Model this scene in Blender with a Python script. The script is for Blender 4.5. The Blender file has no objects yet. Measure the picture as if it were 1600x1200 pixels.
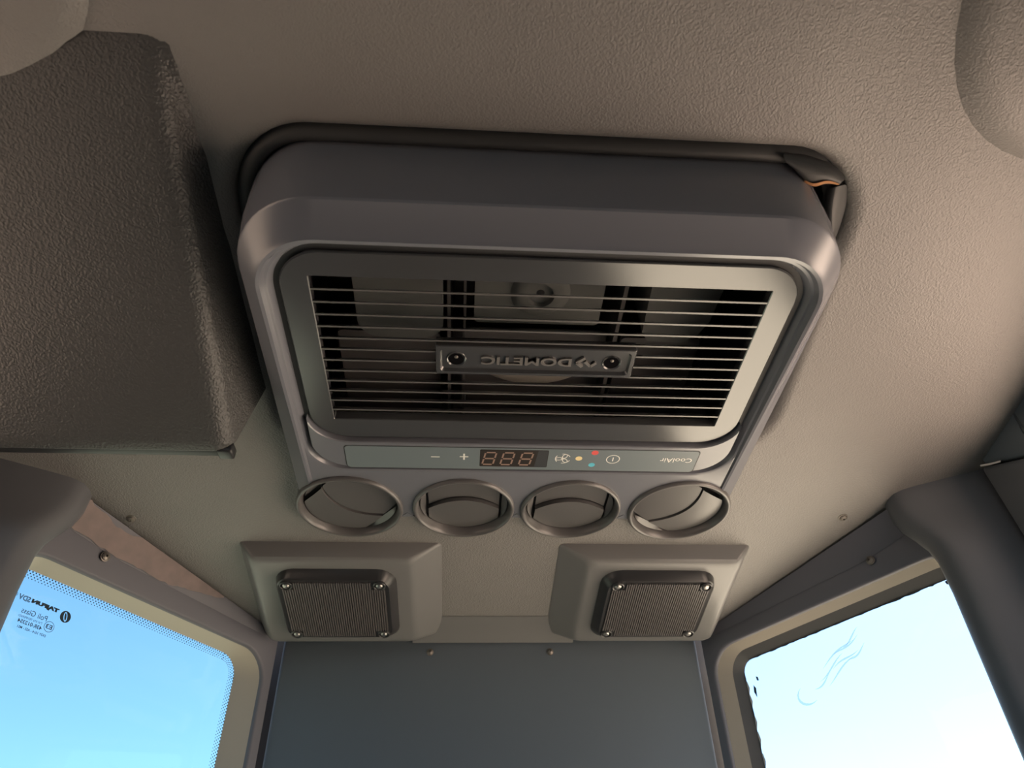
import bpy, bmesh, math, random
from mathutils import Vector, Matrix
random.seed(7)
scene = bpy.context.scene
COL = scene.collection
ZW = 1.62                       # height of the air conditioner's face above the cab floor
PI = math.pi

# ---------------------------------------------------------------- camera
cam_data = bpy.data.cameras.new('camera')
cam = bpy.data.objects.new('camera', cam_data)
COL.objects.link(cam)
cam_data.sensor_width = 36.0
cam_data.lens = 1065.7 / 1600 * 36.0
cam_data.clip_start = 0.01
cam.matrix_world = (Matrix.Translation((-0.0488, -0.5198, -0.3424 + ZW)) @
                    Matrix.Rotation(-0.0927, 4, 'Z') @ Matrix.Rotation(2.328, 4, 'X') @ Matrix.Rotation(-0.0405, 4, 'Z'))
cam_data.dof.use_dof = True
cam_data.dof.focus_distance = 0.56
cam_data.dof.aperture_fstop = 9.0
scene.camera = cam

# ---------------------------------------------------------------- sky and sun
SUN_EL, SUN_AZ = math.radians(56), math.radians(52)      # azimuth from +Y towards +X: the sun stands to the right, ahead
world = bpy.data.worlds.new('world')
scene.world = world
world.use_nodes = True
wn = world.node_tree.nodes; wl = world.node_tree.links
wn.clear()
sky = wn.new('ShaderNodeTexSky'); sky.sky_type = 'NISHITA'
sky.sun_disc = False
sky.sun_elevation = SUN_EL
sky.sun_rotation = SUN_AZ
sky.air_density = 1.0; sky.dust_density = 0.8; sky.ozone_density = 3.5
bg = wn.new('ShaderNodeBackground'); bg.inputs['Strength'].default_value = 0.56
wo = wn.new('ShaderNodeOutputWorld')
wl.new(sky.outputs[0], bg.inputs['Color']); wl.new(bg.outputs[0], wo.inputs['Surface'])

sun_data = bpy.data.lights.new('sun', 'SUN')
sun_data.energy = 75.0; sun_data.angle = math.radians(0.6); sun_data.color = (1.0, 0.89, 0.77)
sun = bpy.data.objects.new('sun', sun_data); COL.objects.link(sun)
sdir = Vector((math.sin(SUN_AZ) * math.cos(SUN_EL), math.cos(SUN_AZ) * math.cos(SUN_EL), math.sin(SUN_EL)))
sun.rotation_euler = (-sdir).to_track_quat('-Z', 'Y').to_euler()
sun.location = sdir * 20

scene.view_settings.view_transform = 'Standard'
scene.view_settings.look = 'None'
scene.view_settings.gamma = 1.0
scene.view_settings.use_curve_mapping = False
scene.view_settings.exposure = -0.38

# ---------------------------------------------------------------- materials
def mat(name, col, rough=0.5, metal=0.0, spec=0.5, bump=None, var=None, coat=0.0):
    """bump=(scale, strength, kind); var=(scale, amount, second colour)"""
    m = bpy.data.materials.new(name); m.use_nodes = True
    nt = m.node_tree; b = nt.nodes['Principled BSDF']
    b.inputs['Base Color'].default_value = (*col, 1)
    b.inputs['Roughness'].default_value = rough
    b.inputs['Metallic'].default_value = metal
    b.inputs['Specular IOR Level'].default_value = spec
    b.inputs['Coat Weight'].default_value = coat
    tc = nt.nodes.new('ShaderNodeTexCoord')
    if var:
        n = nt.nodes.new('ShaderNodeTexNoise'); n.inputs['Scale'].default_value = var[0]; n.inputs['Detail'].default_value = 5
        r = nt.nodes.new('ShaderNodeValToRGB')
        r.color_ramp.elements[0].position = 0.5 - 0.5 * (1 - var[1]); r.color_ramp.elements[0].color = (*col, 1)
        r.color_ramp.elements[1].position = 0.5 + 0.5 * (1 - var[1]); r.color_ramp.elements[1].color = (*var[2], 1)
        nt.links.new(tc.outputs['Object'], n.inputs['Vector']); nt.links.new(n.outputs['Fac'], r.inputs['Fac'])
        nt.links.new(r.outputs['Color'], b.inputs['Base Color'])
    if bump:
        bm = nt.nodes.new('ShaderNodeBump'); bm.inputs['Strength'].default_value = bump[1]; bm.inputs['Distance'].default_value = 0.001 if bump[2] == 'leather' else 0.0002
        if bump[2] == 'leather':
            t = nt.nodes.new('ShaderNodeTexVoronoi'); t.feature = 'SMOOTH_F1'; t.inputs['Scale'].default_value = bump[0]
            n2 = nt.nodes.new('ShaderNodeTexNoise'); n2.inputs['Scale'].default_value = bump[0] * 0.35
            mx = nt.nodes.new('ShaderNodeVectorMath'); mx.operation = 'MULTIPLY_ADD'
            mx.inputs[1].default_value = (0.003, 0.003, 0.003)
            nt.links.new(tc.outputs['Object'], n2.inputs['Vector'])
            nt.links.new(n2.outputs['Color'], mx.inputs[0]); nt.links.new(tc.outputs['Object'], mx.inputs[2])
            nt.links.new(mx.outputs[0], t.inputs['Vector']); h = t.outputs['Distance']
        else:
            t = nt.nodes.new('ShaderNodeTexNoise'); t.inputs['Scale'].default_value = bump[0]; t.inputs['Detail'].default_value = 3
            nt.links.new(tc.outputs['Object'], t.inputs['Vector']); h = t.outputs['Fac']
        nt.links.new(h, bm.inputs['Height']); nt.links.new(bm.outputs[0], b.inputs['Normal'])
    return m

def glass(name, tint, refl=0.05):
    m = bpy.data.materials.new(name); m.use_nodes = True
    nt = m.node_tree; nt.nodes.clear()
    t = nt.nodes.new('ShaderNodeBsdfTransparent'); t.inputs[0].default_value = (*tint, 1)
    g = nt.nodes.new('ShaderNodeBsdfGlossy'); g.inputs['Roughness'].default_value = 0.02
    mx = nt.nodes.new('ShaderNodeMixShader'); mx.inputs[0].default_value = refl
    o = nt.nodes.new('ShaderNodeOutputMaterial')
    nt.links.new(t.outputs[0], mx.inputs[1]); nt.links.new(g.outputs[0], mx.inputs[2]); nt.links.new(mx.outputs[0], o.inputs[0])
    return m

M = dict(
    liner=mat('headliner grain', (0.222, 0.214, 0.205), 0.50, bump=(740, 0.42, 'leather'), var=(9, 0.25, (0.19, 0.183, 0.178))),
    console=mat('console grain', (0.062, 0.062, 0.062), 0.45, bump=(640, 0.7, 'leather')),
    housing=mat('housing plastic', (0.150, 0.156, 0.178), 0.27, spec=0.8, bump=(1500, 0.05, 'noise')),
    frame=mat('grille frame plastic', (0.055, 0.057, 0.06), 0.17, spec=1.0, bump=(1800, 0.12, 'noise')),
    slat=mat('slat plastic', (0.10, 0.096, 0.093), 0.28, spec=0.9),
    membrane=mat('control membrane', (0.145, 0.178, 0.195), 0.42, bump=(1500, 0.05, 'noise')),
    display=mat('display window', (0.035, 0.03, 0.027), 0.25),
    segment=mat('display segment', (0.27, 0.18, 0.14), 0.5),
    white=mat('white print', (0.80, 0.80, 0.76), 0.5),
    yellow=mat('yellow lens', (0.80, 0.66, 0.36), 0.4),
    red=mat('red lens', (0.72, 0.10, 0.09), 0.4),
    cyan=mat('cyan lens', (0.12, 0.52, 0.66), 0.4),
    vent=mat('vent plastic', (0.10, 0.097, 0.097), 0.34, spec=0.7, bump=(900, 0.15, 'noise')),
    dark=mat('dark inside', (0.02, 0.021, 0.023), 0.6),
    block=mat('moulded grey foam', (0.16, 0.17, 0.165), 0.8, bump=(500, 0.3, 'noise')),
    fan=mat('dusty fan', (0.38, 0.36, 0.31), 0.8),
    foam=mat('black rubber foam', (0.045, 0.047, 0.048), 0.6, bump=(500, 0.2, 'noise')),
    brown=mat('rusty foam edge', (0.35, 0.17, 0.07), 0.8),
    wall=mat('grey wall panel', (0.105, 0.128, 0.150), 0.5, bump=(800, 0.12, 'noise')),
    quarter=mat('painted frame', (0.115, 0.118, 0.142), 0.5, bump=(600, 0.1, 'noise')),
    pink_strip=mat('ragged pink', (0.27, 0.215, 0.205), 0.8, bump=(400, 0.3, 'noise'), var=(90, 0.4, (0.20, 0.165, 0.16))),
    reveal=mat('pale reveal', (0.40, 0.36, 0.30), 0.55),
    rubber=mat('window rubber', (0.05, 0.052, 0.056), 0.55),
    pad=mat('pillar pad', (0.115, 0.120, 0.132), 0.6, bump=(1100, 0.15, 'noise')),
    speaker=mat('speaker housing', (0.165, 0.165, 0.165), 0.36, bump=(900, 0.1, 'noise')),
    black=mat('black speaker plastic', (0.028, 0.028, 0.030), 0.35),
    rib=mat('ribbed speaker plastic', (0.10, 0.092, 0.092), 0.4),
    steel=mat('screw steel', (0.45, 0.44, 0.42), 0.35, metal=0.9),
    tarnish=mat('dull screw', (0.22, 0.20, 0.18), 0.45, metal=0.7),
    gloss=mat('black gloss strip', (0.02, 0.02, 0.022), 0.4),
    hole=mat('hole shade', (0.006, 0.006, 0.007), 1.0, spec=0.0),
    letter=mat('raised letter', (0.13, 0.125, 0.12), 0.3, spec=0.8),  # lighter than the plate: relief highlights put into the colour
    ink=mat('dark ink', (0.01, 0.03, 0.05), 0.6),
    flake=mat('torn white film', (0.75, 0.72, 0.70), 0.7),
    smear=glass('smear on glass', (0.62, 0.64, 0.80), 0.0),
    glassL=glass('blue tinted glass', (0.42, 0.61, 0.61), 0.03),
    glassR=glass('clear glass', (0.64, 0.72, 0.71), 0.03),
    ledge=mat('beige ledge', (0.82, 0.60, 0.47), 0.7),
    floor=mat('cab floor mat', (0.06, 0.06, 0.06), 0.8),
    ground=mat('warm bounce ground', (0.58, 0.475, 0.39), 0.95, var=(0.6, 0.3, (0.51, 0.41, 0.335))),
    dull_ground=mat('dull unseen ground', (0.16, 0.125, 0.098), 0.95, var=(0.8, 0.3, (0.135, 0.105, 0.08))),
)

# ---------------------------------------------------------------- helpers
def cz(y):                       # ceiling height at y, local (face plane of the unit is z = 0)
    return 0.006 - 0.155 * y
SL = math.atan(0.155)
CX = -0.0118                     # middle of the cab

def link(o, parent=None):
    COL.objects.link(o)
    if parent is not None: o.parent = parent
    return o

def mesh(name, vs, fs, m, parent=None, org=None, smooth=True, sharp=35):
    """vs in local cab coordinates (world minus ZW) unless org is False (then raw)."""
    if org is False:
        o3 = Vector((0, 0, 0)); pts = [Vector(v) for v in vs]
    else:
        pts = [Vector((v[0], v[1], v[2] + ZW)) for v in vs]
        if parent is not None and org is None:
            o3 = Vector(wloc(parent))
        elif org is not None:
            o3 = Vector((org[0], org[1], org[2] + ZW))
        else:
            o3 = sum(pts, Vector()) / len(pts)
        pts = [p - o3 for p in pts]
    me = bpy.data.meshes.new(name)
    me.from_pydata([tuple(p) for p in pts], [], fs)
    bm = bmesh.new(); bm.from_mesh(me)
    bmesh.ops.remove_doubles(bm, verts=bm.verts, dist=1e-7)
    bmesh.ops.recalc_face_normals(bm, faces=bm.faces)
    for f in bm.faces: f.smooth = smooth
    bm.to_mesh(me); bm.free()
    if smooth:
        me.set_sharp_from_angle(angle=math.radians(sharp))
    me.materials.append(M[m] if isinstance(m, str) else m)
    o = bpy.data.objects.new(name, me)
    link(o, parent)
    if org is not False:
        o.location = o3 - Vector(wloc(parent)) if parent is not None else o3
    return o

WL = {}
def wloc(o):
    p = Vector(o.location)
    while o.parent is not None:
        o = o.parent; p += Vector(o.location)
    return p

def empty(name, loc, label, cat, group=None):
    o = bpy.data.objects.new(name, None); o.empty_display_size = 0.03
    link(o); o.location = (loc[0], loc[1], loc[2] + ZW)
    return tag(o, label, cat, group)

def tag(o, label=None, cat=None, group=None, kind=None):
    if label: o['label'] = label
    if cat: o['category'] = cat
    if group: o['group'] = group
    if kind: o['kind'] = kind
    return o

def struct(o, label=None):
    o['kind'] = 'structure'
    if label: o['label'] = label
    return o

def rrect(x0, x1, y0, y1, r, n=8):
    """closed rounded rectangle; r = radius or (r at y0, r at y1)"""
    ra, rb = r if isinstance(r, tuple) else (r, r)
    out = []
    for cx, cy, rr, a0 in ((x0 + ra, y0 + ra, ra, PI), (x1 - ra, y0 + ra, ra, 1.5 * PI), (x1 - rb, y1 - rb, rb, 0), (x0 + rb, y1 - rb, rb, 0.5 * PI)):
        for i in range(n + 1):
            a = a0 + 0.5 * PI * i / n
            out.append((cx + rr * math.cos(a), cy + rr * math.sin(a)))
    return out

def loft(loops, cap0=False, cap1=False, closed=True):
    vs, fs = [], []; n = len(loops[0])
    for L in loops: vs += L
    for k in range(len(loops) - 1):
        for i in range(n if closed else n - 1):
            j = (i + 1) % n
            fs.append((k * n + i, k * n + j, (k + 1) * n + j, (k + 1) * n + i))
    if cap0: fs.append(tuple(range(n)))
    if cap1: fs.append(tuple(range((len(loops) - 1) * n, len(loops) * n)))
    return vs, fs

def lathe(c, prof, n=32, axis=None):
    """prof = [(r, z)]; around the z axis through c"""
    loops = [[(c[0] + r * math.cos(2 * PI * i / n), c[1] + r * math.sin(2 * PI * i / n), c[2] + z) for i in range(n)] for r, z in prof]
    return loops

def boxv(x0, x1, y0, y1, z0, z1):
    vs = [(x, y, z) for z in (z0, z1) for y in (y0, y1) for x in (x0, x1)]
    return vs, [(0, 1, 3, 2), (4, 6, 7, 5), (0, 4, 5, 1), (2, 3, 7, 6), (0, 2, 6, 4), (1, 5, 7, 3)]

def join(*parts):
    vs, fs = [], []
    for v, f in parts:
        k = len(vs); vs += list(v); fs += [tuple(i + k for i in q) for q in f]
    return vs, fs

def bevel(o, w, seg=3, ang=30):
    b = o.modifiers.new('bevel', 'BEVEL'); b.width = w; b.segments = seg; b.limit_method = 'ANGLE'; b.angle_limit = math.radians(ang)
    b.harden_normals = False
    for p in o.data.polygons: p.use_smooth = True
    return o

def text_pts(s, size=1.0, ext=0.0, bold=0.0, space=1.0):
    cu = bpy.data.curves.new('t', 'FONT'); cu.body = s; cu.size = size; cu.extrude = ext; cu.offset = bold; cu.space_character = space
    cu.resolution_u = 3
    ob = bpy.data.objects.new('t', cu); COL.objects.link(ob)
    dg = bpy.context.evaluated_depsgraph_get()
    me = bpy.data.meshes.new_from_object(ob.evaluated_get(dg))
    vs = [tuple(v.co) for v in me.vertices]; fs = [tuple(p.vertices) for p in me.polygons]
    bpy.data.objects.remove(ob); bpy.data.curves.remove(cu); bpy.data.meshes.remove(me)
    return vs, fs

def text_fit(s, width, height, bold=0.0, ext=0.0):
    """text scaled to a box, centred on the origin"""
    vs, fs = text_pts(s, 1.0, 0.0 if ext == 0 else 0.5, bold)
    xs = [v[0] for v in vs]; ys = [v[1] for v in vs]
    w = max(xs) - min(xs); h = max(ys) - min(ys); mx = (max(xs) + min(xs)) / 2; my = (max(ys) + min(ys)) / 2
    return [((v[0] - mx) / w * width, (v[1] - my) / h * height, v[2] * 2 * ext) for v in vs], fs

# ---------------------------------------------------------------- setting: ground, floor, ceiling, walls
def quad_grid(f, nu, nv):
    vs = [f(i / nu, j / nv) for j in range(nv + 1) for i in range(nu + 1)]
    fs = [(j * (nu + 1) + i, j * (nu + 1) + i + 1, (j + 1) * (nu + 1) + i + 1, (j + 1) * (nu + 1) + i) for j in range(nv) for i in range(nu)]
    return vs, fs
def terrain(u, v):
    x = -30 + 60 * u; y = -30 + 60 * v
    b = 0
    return (x, y, -2.3 + 3.0 * b + 0.06 * math.sin(x * 1.7) * math.cos(y * 1.3))
vs, fs = quad_grid(terrain, 90, 90)
g = mesh('ground', vs, fs, 'dull_ground', org=(0, 0, -2.3)); struct(g, 'unseen ground outside the cab, made warm and pale on the right for bounce light')
g.data.materials.append(M['ground'])
for pl in g.data.polygons:
    if pl.center.x > 0.35: pl.material_index = 1         # unseen ground made paler on the right to bounce warm light

FL = -1.62
XL, XR, YB = -0.445, 0.418, -1.45
vs, fs = boxv(XL, XR, YB, 0.40, FL - 0.03, FL)
struct(mesh('floor', vs, fs, 'floor', smooth=False), 'dark rubber floor of the cab')

# outline of the ceiling
CL, CR = Vector((-0.2440, 0.2165, 0)), Vector((0.2204, 0.2165, 0))
UL = Vector((-0.5605, -0.8281, 0)); UR = Vector((0.5605, -0.8281, 0))
AEND = 0.335
EL, ER = CL + UL * AEND, CR + UR * AEND
HX0, HX1, HY0, HY1, HR = -0.2015, 0.2085, -0.3215, -0.060, 0.052
VX = (-0.1483, -0.0482, 0.0478, 0.1472)          # centres of the four vents
hole = rrect(HX0, HX1, HY0, HY1, HR, 10)
def round_hole(d, up):
    return [(x, y, cz(y) + up) for x, y in rrect(HX0 + d, HX1 - d, HY0 + d, HY1 - d, HR - d * 0.9, 10)]
QX = 0.5605 / 0.8281 * (0.2165 - 0.03)
outer = [(XR + 0.03, YB), (XR + 0.03, 0.03), (CR.x + QX, 0.03), (CR.x, CR.y), (CL.x, CL.y), (CL.x - QX, 0.03), (XL - 0.03, 0.03), (XL - 0.03, YB)]
bm = bmesh.new()
def ring(pts):
    v = [bm.verts.new((x, y, cz(y))) for x, y in pts]
    return [bm.edges.new((v[i], v[(i + 1) % len(v)])) for i in range(len(v))]
hl = [(x, y) for x, y, z in round_hole(-0.010, 0)]
ed = ring(outer) + ring(hl)
for vx in VX:
    ed += ring([(vx + 0.0432 * math.cos(2 * PI * i / 48), 0.0432 * math.sin(2 * PI * i / 48)) for i in range(48)])
bmesh.ops.triangle_fill(bm, use_beauty=True, edges=ed)
vs = [tuple(v.co) for v in bm.verts]
bm.verts.index_update()
fs = [tuple(v.index for v in f.verts) for f in bm.faces]; bm.free()
roll = loft([round_hole(-0.010 + 0.012 * math.sin(t * PI / 2), 0.012 * (1 - math.cos(t * PI / 2))) for t in [i / 6 for i in range(7)]] + [round_hole(0.002, 0.24)])
vs, fs = join((vs, fs), roll)
ceiling = struct(mesh('ceiling', vs, fs, 'liner', org=(0, 0, 0), sharp=50), 'grained grey plastic headliner of the cab roof')

# outer roof skin so that no daylight leaks in around the hatch
vs, fs = boxv(XL - 0.02, XR + 0.02, YB, 0.23, 0.26, 0.28)
struct(mesh('roof', vs, fs, 'wall', smooth=False), 'cab roof above the headliner')

# raised round pads near the back corners of the headliner
def bulge(x, y, rx, ry, s):
    loops = []
    for r, h in ((1.0, 0.0), (0.975, 0.003), (0.94, 0.0075), (0.89, 0.0115), (0.82, 0.0135), (0.66, 0.0145), (0.60, 0.017), (0.52, 0.026), (0.38, 0.038), (0.2, 0.046), (0.02, 0.048)):
        loops.append([(x + rx * r * math.copysign(abs(math.cos(a)) ** 0.8, math.cos(a)), y + ry * r * math.copysign(abs(math.sin(a)) ** 0.8, math.sin(a)),
                       cz(y + ry * r * math.sin(a)) - h + 0.001) for a in [2 * PI * i / 48 for i in range(48)]])
    vs, fs = loft(loops, False, True)
    o = mesh('headliner_bulge', vs, fs, 'liner', ceiling); o['label'] = s
    return o
bulge(0.352, -0.452, 0.135, 0.135, 'rounded bulge of the headliner in the upper right')
bulge(2 * CX - 0.352, -0.452, 0.135, 0.135, 'rounded bulge of the headliner in the upper left')

# walls
W = Vector((0, 0.105, -1.0))
def wall_point(C, U, a, b, off=0):
    n = U.cross(W).normalized()
    if n.y < 0: n = -n
    p = Vector((C.x, C.y, cz(C.y))) + U * a + W * b + n * off
    return tuple(p)
CRl = CR - CL
vs = [wall_point(CL, Vector((1, 0, 0)), a, b, o) for o in (0, 0.02) for a, b in ((0.006, -0.03), (CRl.x - 0.006, -0.03), (CRl.x - 0.006, 1.6), (0.006, 1.6))]
fs = [(0, 1, 2, 3), (4, 7, 6, 5), (0, 4, 5, 1), (1, 5, 6, 2), (2, 6, 7, 3), (3, 7, 4, 0)]
wr = struct(mesh('wall_rear', vs, fs, 'wall', smooth=False), 'plain grey panel between the two corner windows'); bevel(wr, 0.004)
# backing behind the grooves at the wall's edges
vs = [wall_point(CL, Vector((1, 0, 0)), a, b, o) for o in (0.012, 0.022) for a, b in ((-0.03, -0.03), (CRl.x + 0.03, -0.03), (CRl.x + 0.03, 1.6), (-0.03, 1.6))]
struct(mesh('trim_1', vs, fs, 'rubber', smooth=False), 'dark joint at the edges of the rear panel')
# pale strip where ceiling and rear wall meet
n = 8
vs, fs = loft([[(x, 0.178 + 0.036 * i / n, cz(0.178 + 0.036 * i / n) - 0.0005 - 0.008 * (i / n) ** 2) for i in range(n + 1)] for x in (-0.10, 0.075)], closed=False)
v2, f2 = loft([[(x, y, cz(y) + 0.01) for x, y, z in vs[:n + 1]], vs[:n + 1]], closed=False)
struct(mesh('trim_2', vs, fs, 'speaker'), 'pale strip along the joint of ceiling and rear wall')

def quarter(side, C, U, loops_ab, mats, wname, lab):
    """oblique wall with a rounded window opening; loops_ab = [(a0,a1,b0,b1,r,off)]"""
    def L(a0, a1, b0, b1, r, off, n=8):
        return [wall_point(C, U, a, b, off) for a, b in rrect(a0, a1, b0, b1, r, n)]
    first = loops_ab[0]
    bmq = bmesh.new()
    def rg(pts):
        v = [bmq.verts.new(p) for p in pts]
        return [bmq.edges.new((v[i], v[(i + 1) % len(v)])) for i in range(len(v))]
    up = 0.155 * 0.8281
    outer_pts = [wall_point(C, U, a, b) for a, b in ((0, 0), (0.290, -up * 0.290 - 0.004), (0.290, 1.6), (0, 1.6))]
    e = rg(outer_pts) + rg(L(*first))
    bmesh.ops.triangle_fill(bmq, use_beauty=True, edges=e)
    bmq.verts.index_update()
    vs = [tuple(v.co) for v in bmq.verts]; fs = [tuple(v.index for v in f.verts) for f in bmq.faces]; bmq.free()
    # rolled edge of the opening
    a0, a1, b0, b1, r, off = first
    rollq = loft([L(a0 + d, a1 - d, b0 + d, b1 - d, r - d * 0.6, z) for d, z in ((0, 0), (0.0015, 0.0006), (0.0025, 0.002), (0.003, 0.004))])
    vs, fs = join((vs, fs), rollq)
    w = struct(mesh(wname, vs, fs, 'quarter', sharp=50), lab)
    prev = (a0 + 0.003, a1 - 0.003, b0 + 0.003, b1 - 0.003, r - 0.002, 0.004)
    for (nm, mt, lb), q in zip(mats, loops_ab[1:]):
        lo = []
        for t in [i / 5 for i in range(6)]:
            s_ = t
            q2 = [p + (k - p) * s_ for p, k in zip(prev, q)]
            q2[5] = prev[5] + (q[5] - prev[5]) * t
            lo.append(L(*q2))
        vs, fs = loft(lo)
        o = mesh(nm, vs, fs, mt, w, sharp=50)
        if lb: o['label'] = lb
        prev = q
    return w, L(*prev)

wq, gl = quarter('L', CL, UL, [(0.0085, 0.284, 0.0195, 0.42, 0.030, 0), (0.0265, 0.272, 0.0265, 0.405, 0.020, 0.026)],
                 [('window_reveal', 'reveal', 'pale bevelled reveal of the left corner window')], 'wall_rear_left', 'slanted left corner wall with its window opening')
win1 = struct(mesh('window_1', gl + [], [tuple(range(len(gl)))], 'glassL', smooth=False), 'blue tinted corner window with dotted border and maker marks')
wq2, gr = quarter('R', CR, UR, [(0.0075, 0.286, 0.0170, 0.86, 0.030, 0), (0.0240, 0.281, 0.0270, 0.85, 0.022, 0.012), (0.0325, 0.276, 0.0355, 0.84, 0.012, 0.022)],
                  [('window_reveal', 'reveal', 'pale bevelled reveal of the right corner window'), ('window_seal', 'rubber', 'dark torn seal around the right pane')], 'wall_rear_right', 'slanted right corner wall with its window opening')
win2 = struct(mesh('window_2', gr + [], [tuple(range(len(gr)))], 'glassR', smooth=False), 'bright corner window with smears and peeling film at its edge')

# dotted border printed on the left pane
def plate(C, U, pts2, off):
    return [wall_point(C, U, a, b, off) for a, b in pts2]
vs, fs = [], []
def dot(a, b, r, off=0.0254):
    k = len(vs)
    vs.extend(plate(CL, UL, [(a + r * math.cos(i * PI / 3), b + r * math.sin(i * PI / 3)) for i in range(6)], off))
    fs.append(tuple(range(k, k + 6)))
p = 0.0029
for row in range(4):
    r = (0.00072, 0.00066, 0.0006, 0.0005)[row]
    d = 0.0010 + row * 0.0019
    k = 0
    a = 0.045 + (row % 2) * p / 2
    while a < 0.268:
        dot(a, 0.0265 + d, r); a += p
    b = 0.046 + (row % 2) * p / 2
    while b < 0.38:
        dot(0.0265 + d, b, r); b += p
    for q in range(10):
        t = PI + 0.5 * PI * (q + 0.5 * (row % 2)) / 10
        dot(0.0465 + (0.020 - d) * math.cos(t), 0.0465 + (0.020 - d) * math.sin(t), r)
db = mesh('dotted_border', vs, fs, 'ink', win1, smooth=False); db['kind'] = 'stuff'; db['label'] = 'dotted black border printed on the pane'

# maker marks on the left pane, mirrored as seen from inside
def stamp(s, a0, a1, b, h, bold=0.0, parent=win1, mt='ink', name='lettering'):
    v, f = text_fit(s, abs(a1 - a0), h, bold)
    am = (a0 + a1) / 2
    return mesh(name, [wall_point(CL, UL, am + x, b - y, 0.0252) for x, y, z in v], f, mt, parent, smooth=False)
stamp('TAJFUN', 0.2190, 0.2430, 0.0489, 0.0042, 0.085)
def outline_text(s, a0, a1, b, h):
    cu = bpy.data.curves.new('t', 'FONT'); cu.body = s; cu.fill_mode = 'NONE'; cu.bevel_depth = 0.035; cu.bevel_resolution = 0; cu.resolution_u = 2
    ob = bpy.data.objects.new('t', cu); COL.objects.link(ob)
    me = bpy.data.meshes.new_from_object(ob.evaluated_get(bpy.context.evaluated_depsgraph_get()))
    v = [tuple(q.co) for q in me.vertices]; f = [tuple(q.vertices) for q in me.polygons]
    bpy.data.objects.remove(ob)
    xs = [q[0] for q in v]; ys = [q[1] for q in v]
    x0, x1, y0, y1 = min(xs), max(xs), min(ys), max(ys)
    mesh('lettering', [wall_point(CL, UL, a0 + (x - x0) / (x1 - x0) * (a1 - a0), b - ((y - y0) / (y1 - y0) - 0.5) * h, 0.0252 + z * 0.001) for x, y, z in v], f, 'ink', win1, smooth=False)
outline_text('SDV', 0.2440, 0.2540, 0.0487, 0.0044)
stamp('®', 0.2550, 0.2578, 0.0480, 0.0028)
stamp('Poli Glass', 0.2259, 0.2476, 0.0575, 0.0042)
stamp('TVI VN TEMPERED', 0.2282, 0.2484, 0.0622, 0.0017)
stamp('43R-012354', 0.2273, 0.2475, 0.0657, 0.0030, 0.02)
stamp('DOT 1014 - AS2 - M51', 0.2221, 0.2460, 0.0701, 0.0020, 0.02)
stamp('E3', 0.2194, 0.2248, 0.0625, 0.0036, 0.02)
def annulus(c, r0, r1, n=28):
    v = [(c[0] + r * math.cos(2 * PI * i / n), c[1] + r * math.sin(2 * PI * i / n)) for r in (r0, r1) for i in range(n)]
    return v, [(i, (i + 1) % n, n + (i + 1) % n, n + i) for i in range(n)]
v, f = annulus((0.2221, 0.0625), 0.0039, 0.0043)
mesh('mark_ring', plate(CL, UL, v, 0.0252), f, 'ink', win1, smooth=False)
# round emblem: dark disc with a leaf-shaped loop left open
n = 36
o_ = [(0.2122 + 0.0047 * math.cos(2 * PI * i / n), 0.0507 + 0.0047 * math.sin(2 * PI * i / n)) for i in range(n)]
def leaf(ra, rb, i):
    t = 2 * PI * i / n; x = ra * math.cos(t); y = rb * math.sin(t); c, s = math.cos(0.25), math.sin(0.25)
    return (0.2122 + x * c - y * s, 0.0507 + x * s + y * c)
l1 = [leaf(0.0016, 0.0038, i) for i in range(n)]; l2 = [leaf(0.0009, 0.0030, i) for i in range(n)]
v = o_ + l1 + l2
f = [(i, (i + 1) % n, n + (i + 1) % n, n + i) for i in range(n)] + [tuple(range(2 * n, 3 * n))]
mesh('emblem', plate(CL, UL, v, 0.0252), f, 'ink', win1, smooth=False)

# smears, torn film and flakes on the right pane
def ribbon(pts, w, mt, name, off=0.0205):
    v = []
    for i, (a, b) in enumerate(pts):
        t0 = pts[max(0, i - 1)]; t1 = pts[min(len(pts) - 1, i + 1)]
        d = Vector((t1[0] - t0[0], t1[1] - t0[1])).normalized(); ww = w * math.sin(PI * (i + 0.3) / (len(pts) - 0.4))
        v += [wall_point(CR, UR, a - d.y * ww, b + d.x * ww, off), wall_point(CR, UR, a + d.y * ww, b - d.x * ww, off)]
    mesh(name, v, [(2 * i, 2 * i + 1, 2 * i + 3, 2 * i + 2) for i in range(len(pts) - 1)], mt, win2, smooth=False)
for k, (a0, b0, ln) in enumerate(((0.108, 0.084, 0.020), (0.116, 0.077, 0.030), (0.124, 0.083, 0.034), (0.122, 0.069, 0.038), (0.132, 0.0745, 0.030), (0.136, 0.063, 0.030), (0.150, 0.070, 0.020), (0.148, 0.056, 0.020))):
    ribbon([(a0 + ln * t, b0 - 0.42 * ln * t + 0.0025 * math.sin(4 * t + k)) for t in [i / 8 for i in range(9)]], 0.0008, 'smear', 'smear')
ribbon([(0.100 + 0.012 * math.cos(t), 0.086 + 0.009 * math.sin(t)) for t in [PI * 0.3 + i * 0.35 for i in range(10)]], 0.0012, 'smear', 'smear')
rnd = random.Random(4)
def jag(pts, mt, name, lab=None, off=0.0215):
    o = mesh(name, [wall_point(CR, UR, a, b, off) for a, b in pts], [tuple(range(len(pts)))], mt, win2, smooth=False)
    if lab: o['label'] = lab
def strip(edge, mt, name, amp, w):
    top = [(a, b) for a, b in edge]; low = [(a + amp * rnd.uniform(0, 1) * dx + w * dx, b + amp * rnd.uniform(0, 1) * dy + w * dy) for (a, b), (dx, dy) in zip(edge, dirs)]
    v = [wall_point(CR, UR, a, b, 0.0212) for a, b in top + low]; k = len(top)
    mesh(name, v, [(i, i + 1, k + i + 1, k + i) for i in range(k - 1)], mt, win2, smooth=False)
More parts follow.
